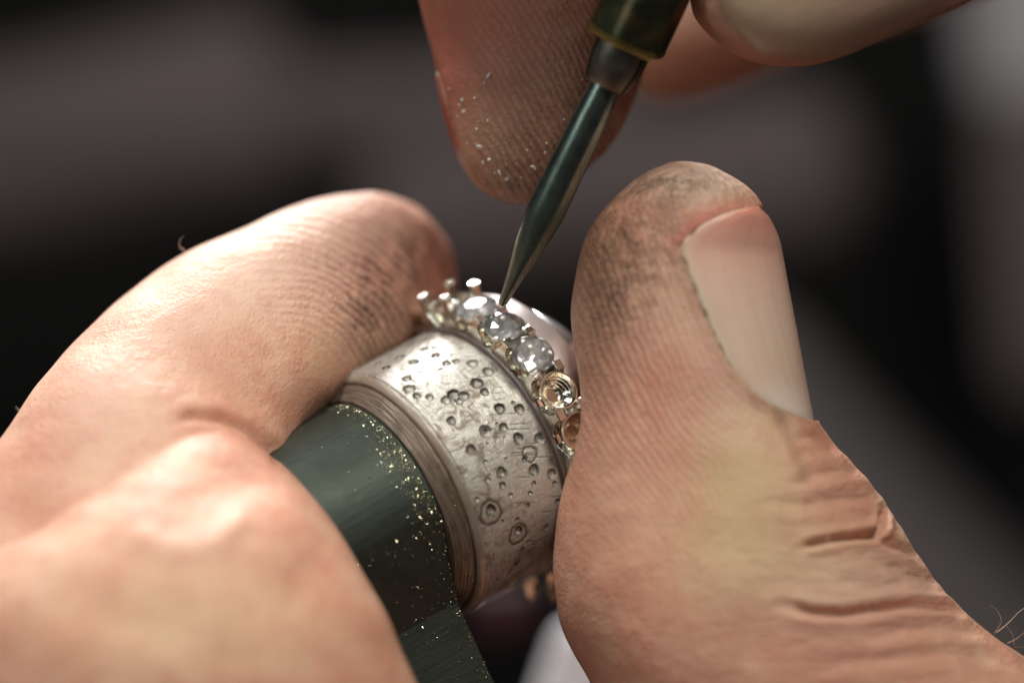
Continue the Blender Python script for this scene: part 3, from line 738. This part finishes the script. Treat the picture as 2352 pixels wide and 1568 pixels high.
# hairs
def hair(pts, r, mat, parent):
    k = catmull([list(P(*p)) + [0] for p in pts], 22)[:, :3]; vs, fs = [], []
    for i, p in enumerate(k):
        tg = k[min(i+1, 21)] - k[max(i-1, 0)]; tg /= np.linalg.norm(tg); s_ = np.cross(tg, [0, 0, 1.]); s_ /= np.linalg.norm(s_); u_ = np.cross(s_, tg)
        rr = r * (1 - .8 * i / 21)
        for j in range(5):
            q = 2*math.pi*j/5; vs.append(W(p + rr*(s_*math.cos(q) + u_*math.sin(q))))
    for i in range(21):
        for j in range(5): fs.append((i*5+j, i*5+(j+1) % 5, (i+1)*5+(j+1) % 5, (i+1)*5+j))
    mesh_obj("hair", vs, fs, mat, parent)
for pts, r, mt in [([(2290, 1450, .1), (2315, 1430, .15), (2345, 1400, .2), (2375, 1385, .2)], .005, 'pale_hair'), ([(2285, 1452, .0), (2300, 1425, .1), (2290, 1400, .15), (2275, 1388, .2)], .004, 'pale_hair'),
                   ([(2315, 1475, .1), (2335, 1465, .2), (2365, 1440, .3)], .004, 'pale_hair'), ([(2330, 1480, .0), (2325, 1455, .1), (2312, 1435, .1)], .003, 'pale_hair'), ([(2300, 1470, 0), (2290, 1440, .1), (2300, 1418, .1)], .003, 'hair'),
                   ([(2330, 1485, .1), (2350, 1485, .2), (2375, 1500, .2)], .003, 'hair'), ([(424, 575, -.5), (412, 565, -.4), (413, 552, -.35), (422, 540, -.3)], .004, 'pale_hair'),
                   ([(590, 520, -.28), (612, 538, -.05), (640, 559, .05)], .0025, 'hair'), ([(55, 945, -.3), (42, 940, -.3), (36, 932, -.3)], .004, 'pale_hair'), ([(860, 450, -.9), (872, 440, -.9), (878, 452, -.9)], .004, 'pale_hair')]:
    hair(pts, r, M[mt], rh if False else lh)

# ------------------------------------------------------------------ loose metal filings and flakes
def bits(name, places, mat, label, cat):
    ico = bmesh.new(); bmesh.ops.create_icosphere(ico, subdivisions=1, radius=1); iv = np.array([v.co[:] for v in ico.verts]); iff = [[v.index for v in f.verts] for f in ico.faces]; ico.free()
    V, F = [], []
    for c, r, fl in places:
        q = np.linalg.qr(RNG.normal(size=(3, 3)))[0]
        b = len(V); p = iv * (1 + RNG.uniform(-.3, .3, (len(iv), 1))) * np.array([r, r * .8, r * fl])
        V += [tuple(x) for x in (p @ q + np.array(c))]; F += [tuple(i + b for i in f) for f in iff]
    o = mesh_obj(name, V, F, mat, None, False)
    tag(o, label, cat, kind='stuff'); return o
def drum_pt(th, t, R): return np.array(W(C0 + A * t + R * (math.sin(th) * N + math.cos(th) * B)))
pl = []
for i in range(1500):
    th_ = random.gauss(-.1, .75) if i % 3 else random.gauss(.0, .3)
    if abs(th_) > 1.5: continue
    t_ = -.17 - abs(random.gauss(0, .07)) * (1 + .5 * math.cos(th_ * 3))
    if th_ > math.radians(14): th_ = -th_
    R_ = .722
    pl.append((drum_pt(th_, t_, R_), abs(random.gauss(0, .0022)) * (1 + 1.2 * (i % 7 == 0)) + .001, random.uniform(.3, 1)))
for i in range(260):
    th_ = random.uniform(-1.3, .25); t_ = -.2 - random.random() ** 1.5 * .8
    pl.append((drum_pt(th_, t_, .722), random.uniform(.001, .0026), .8))
for i in range(800):
    t_ = -.165 - random.random() ** 3 * .8; n_a = .19 + random.random() ** 1.6 * 2; b_a = np.interp(n_a, [.19, .45, .735, 1.2, 3.6], [.69, .52, .33, .27, .20]) + .003
    pl.append((np.array(W(C0 + A * t_ + n_a * N + b_a * B)), abs(random.gauss(.002, .002)) + .0015, .6))
bits("metal_filings", pl, M['filing'], "sparkling gold metal filings clinging to the dark stem beside the drum", "metal filings")
pl = []
for i in range(150):
    th_ = random.uniform(-1.1, 1.2); t_ = random.uniform(0.0, .66)
    pl.append((drum_pt(th_, t_, RS + .001), random.uniform(.001, .003), .7))
for i in range(70):
    th_ = random.uniform(-1.2, 1.0); t_ = random.uniform(-.14, 0.0)
    pl.append((drum_pt(th_, t_, .81 + .3 * (t_ + .07)), random.uniform(.0015, .0035), .7))
bits("metal_dust", pl, M['filing'], "fine metal dust scattered over the dimpled drum and its shoulder", "metal dust")
# flakes on the upper fingertip, dropped on its surface
bpy.context.view_layer.update()
from mathutils.bvhtree import BVHTree
dg = bpy.context.evaluated_depsgraph_get()
bv_r = BVHTree.FromObject(rh, dg); bv_l = BVHTree.FromObject(lh, dg)
def on(bvh, x, y):
    o = Vector((0, -CAM_D, 0)); p = W(P(x, y, 0)); h = bvh.ray_cast(o, (p - o).normalized())
    return np.array(h[0]) if h[0] else None
pl = []
def z3(x, y): return ((1600 + x / 1.206) * 2352 / 4096, (y / 1.206) * 2352 / 4096)
for x, y, r in [(380, 708, 13), (518, 863, 9), (400, 783, 8), (430, 765, 7), (480, 830, 9), (455, 832, 5), (700, 735, 8), (640, 800, 8), (650, 812, 5), (610, 722, 7), (425, 580, 6), (370, 618, 6), (300, 478, 8), (310, 535, 9), (238, 427, 6), (185, 355, 9), (790, 575, 6), (360, 470, 5), (405, 400, 7), (427, 362, 13), (285, 505, 5), (280, 560, 5), (325, 690, 5), (705, 688, 5), (585, 855, 5), (880, 383, 5), (1045, 665, 8)]:
    q = on(bv_r, *z3(x, y))
    if q is not None: pl.append((q, r / 1.206 / 4 / 160 * 1.6, .45))
for i in range(110):
    q = on(bv_r, random.gauss(1130, 50), random.gauss(350, 60))
    if q is not None: pl.append((q, random.uniform(.0015, .0055), .5))
bits("white_flakes", pl, M['flake'], "small white flakes stuck to the upper fingertip beside the tool", "flakes")
pl = []
for i in range(40):
    q = on(bv_l, random.gauss(1460, 90), random.gauss(640, 120))
    if q is not None: pl.append((q, random.uniform(.0012, .003), .6))
for x, y in ((1530, 1138), (1472, 1000), (1640, 560)):
    q = on(bv_l, x, y)
    if q is not None: pl.append((q, .006, .5))
bits("skin_dust", pl, M['filing'], "tiny shiny metal specks on the dirty thumb pad", "metal dust")
for o in bpy.data.objects:
    if o.name.startswith("hand") and o.type == 'MESH': print(o.name, len(o.data.vertices))
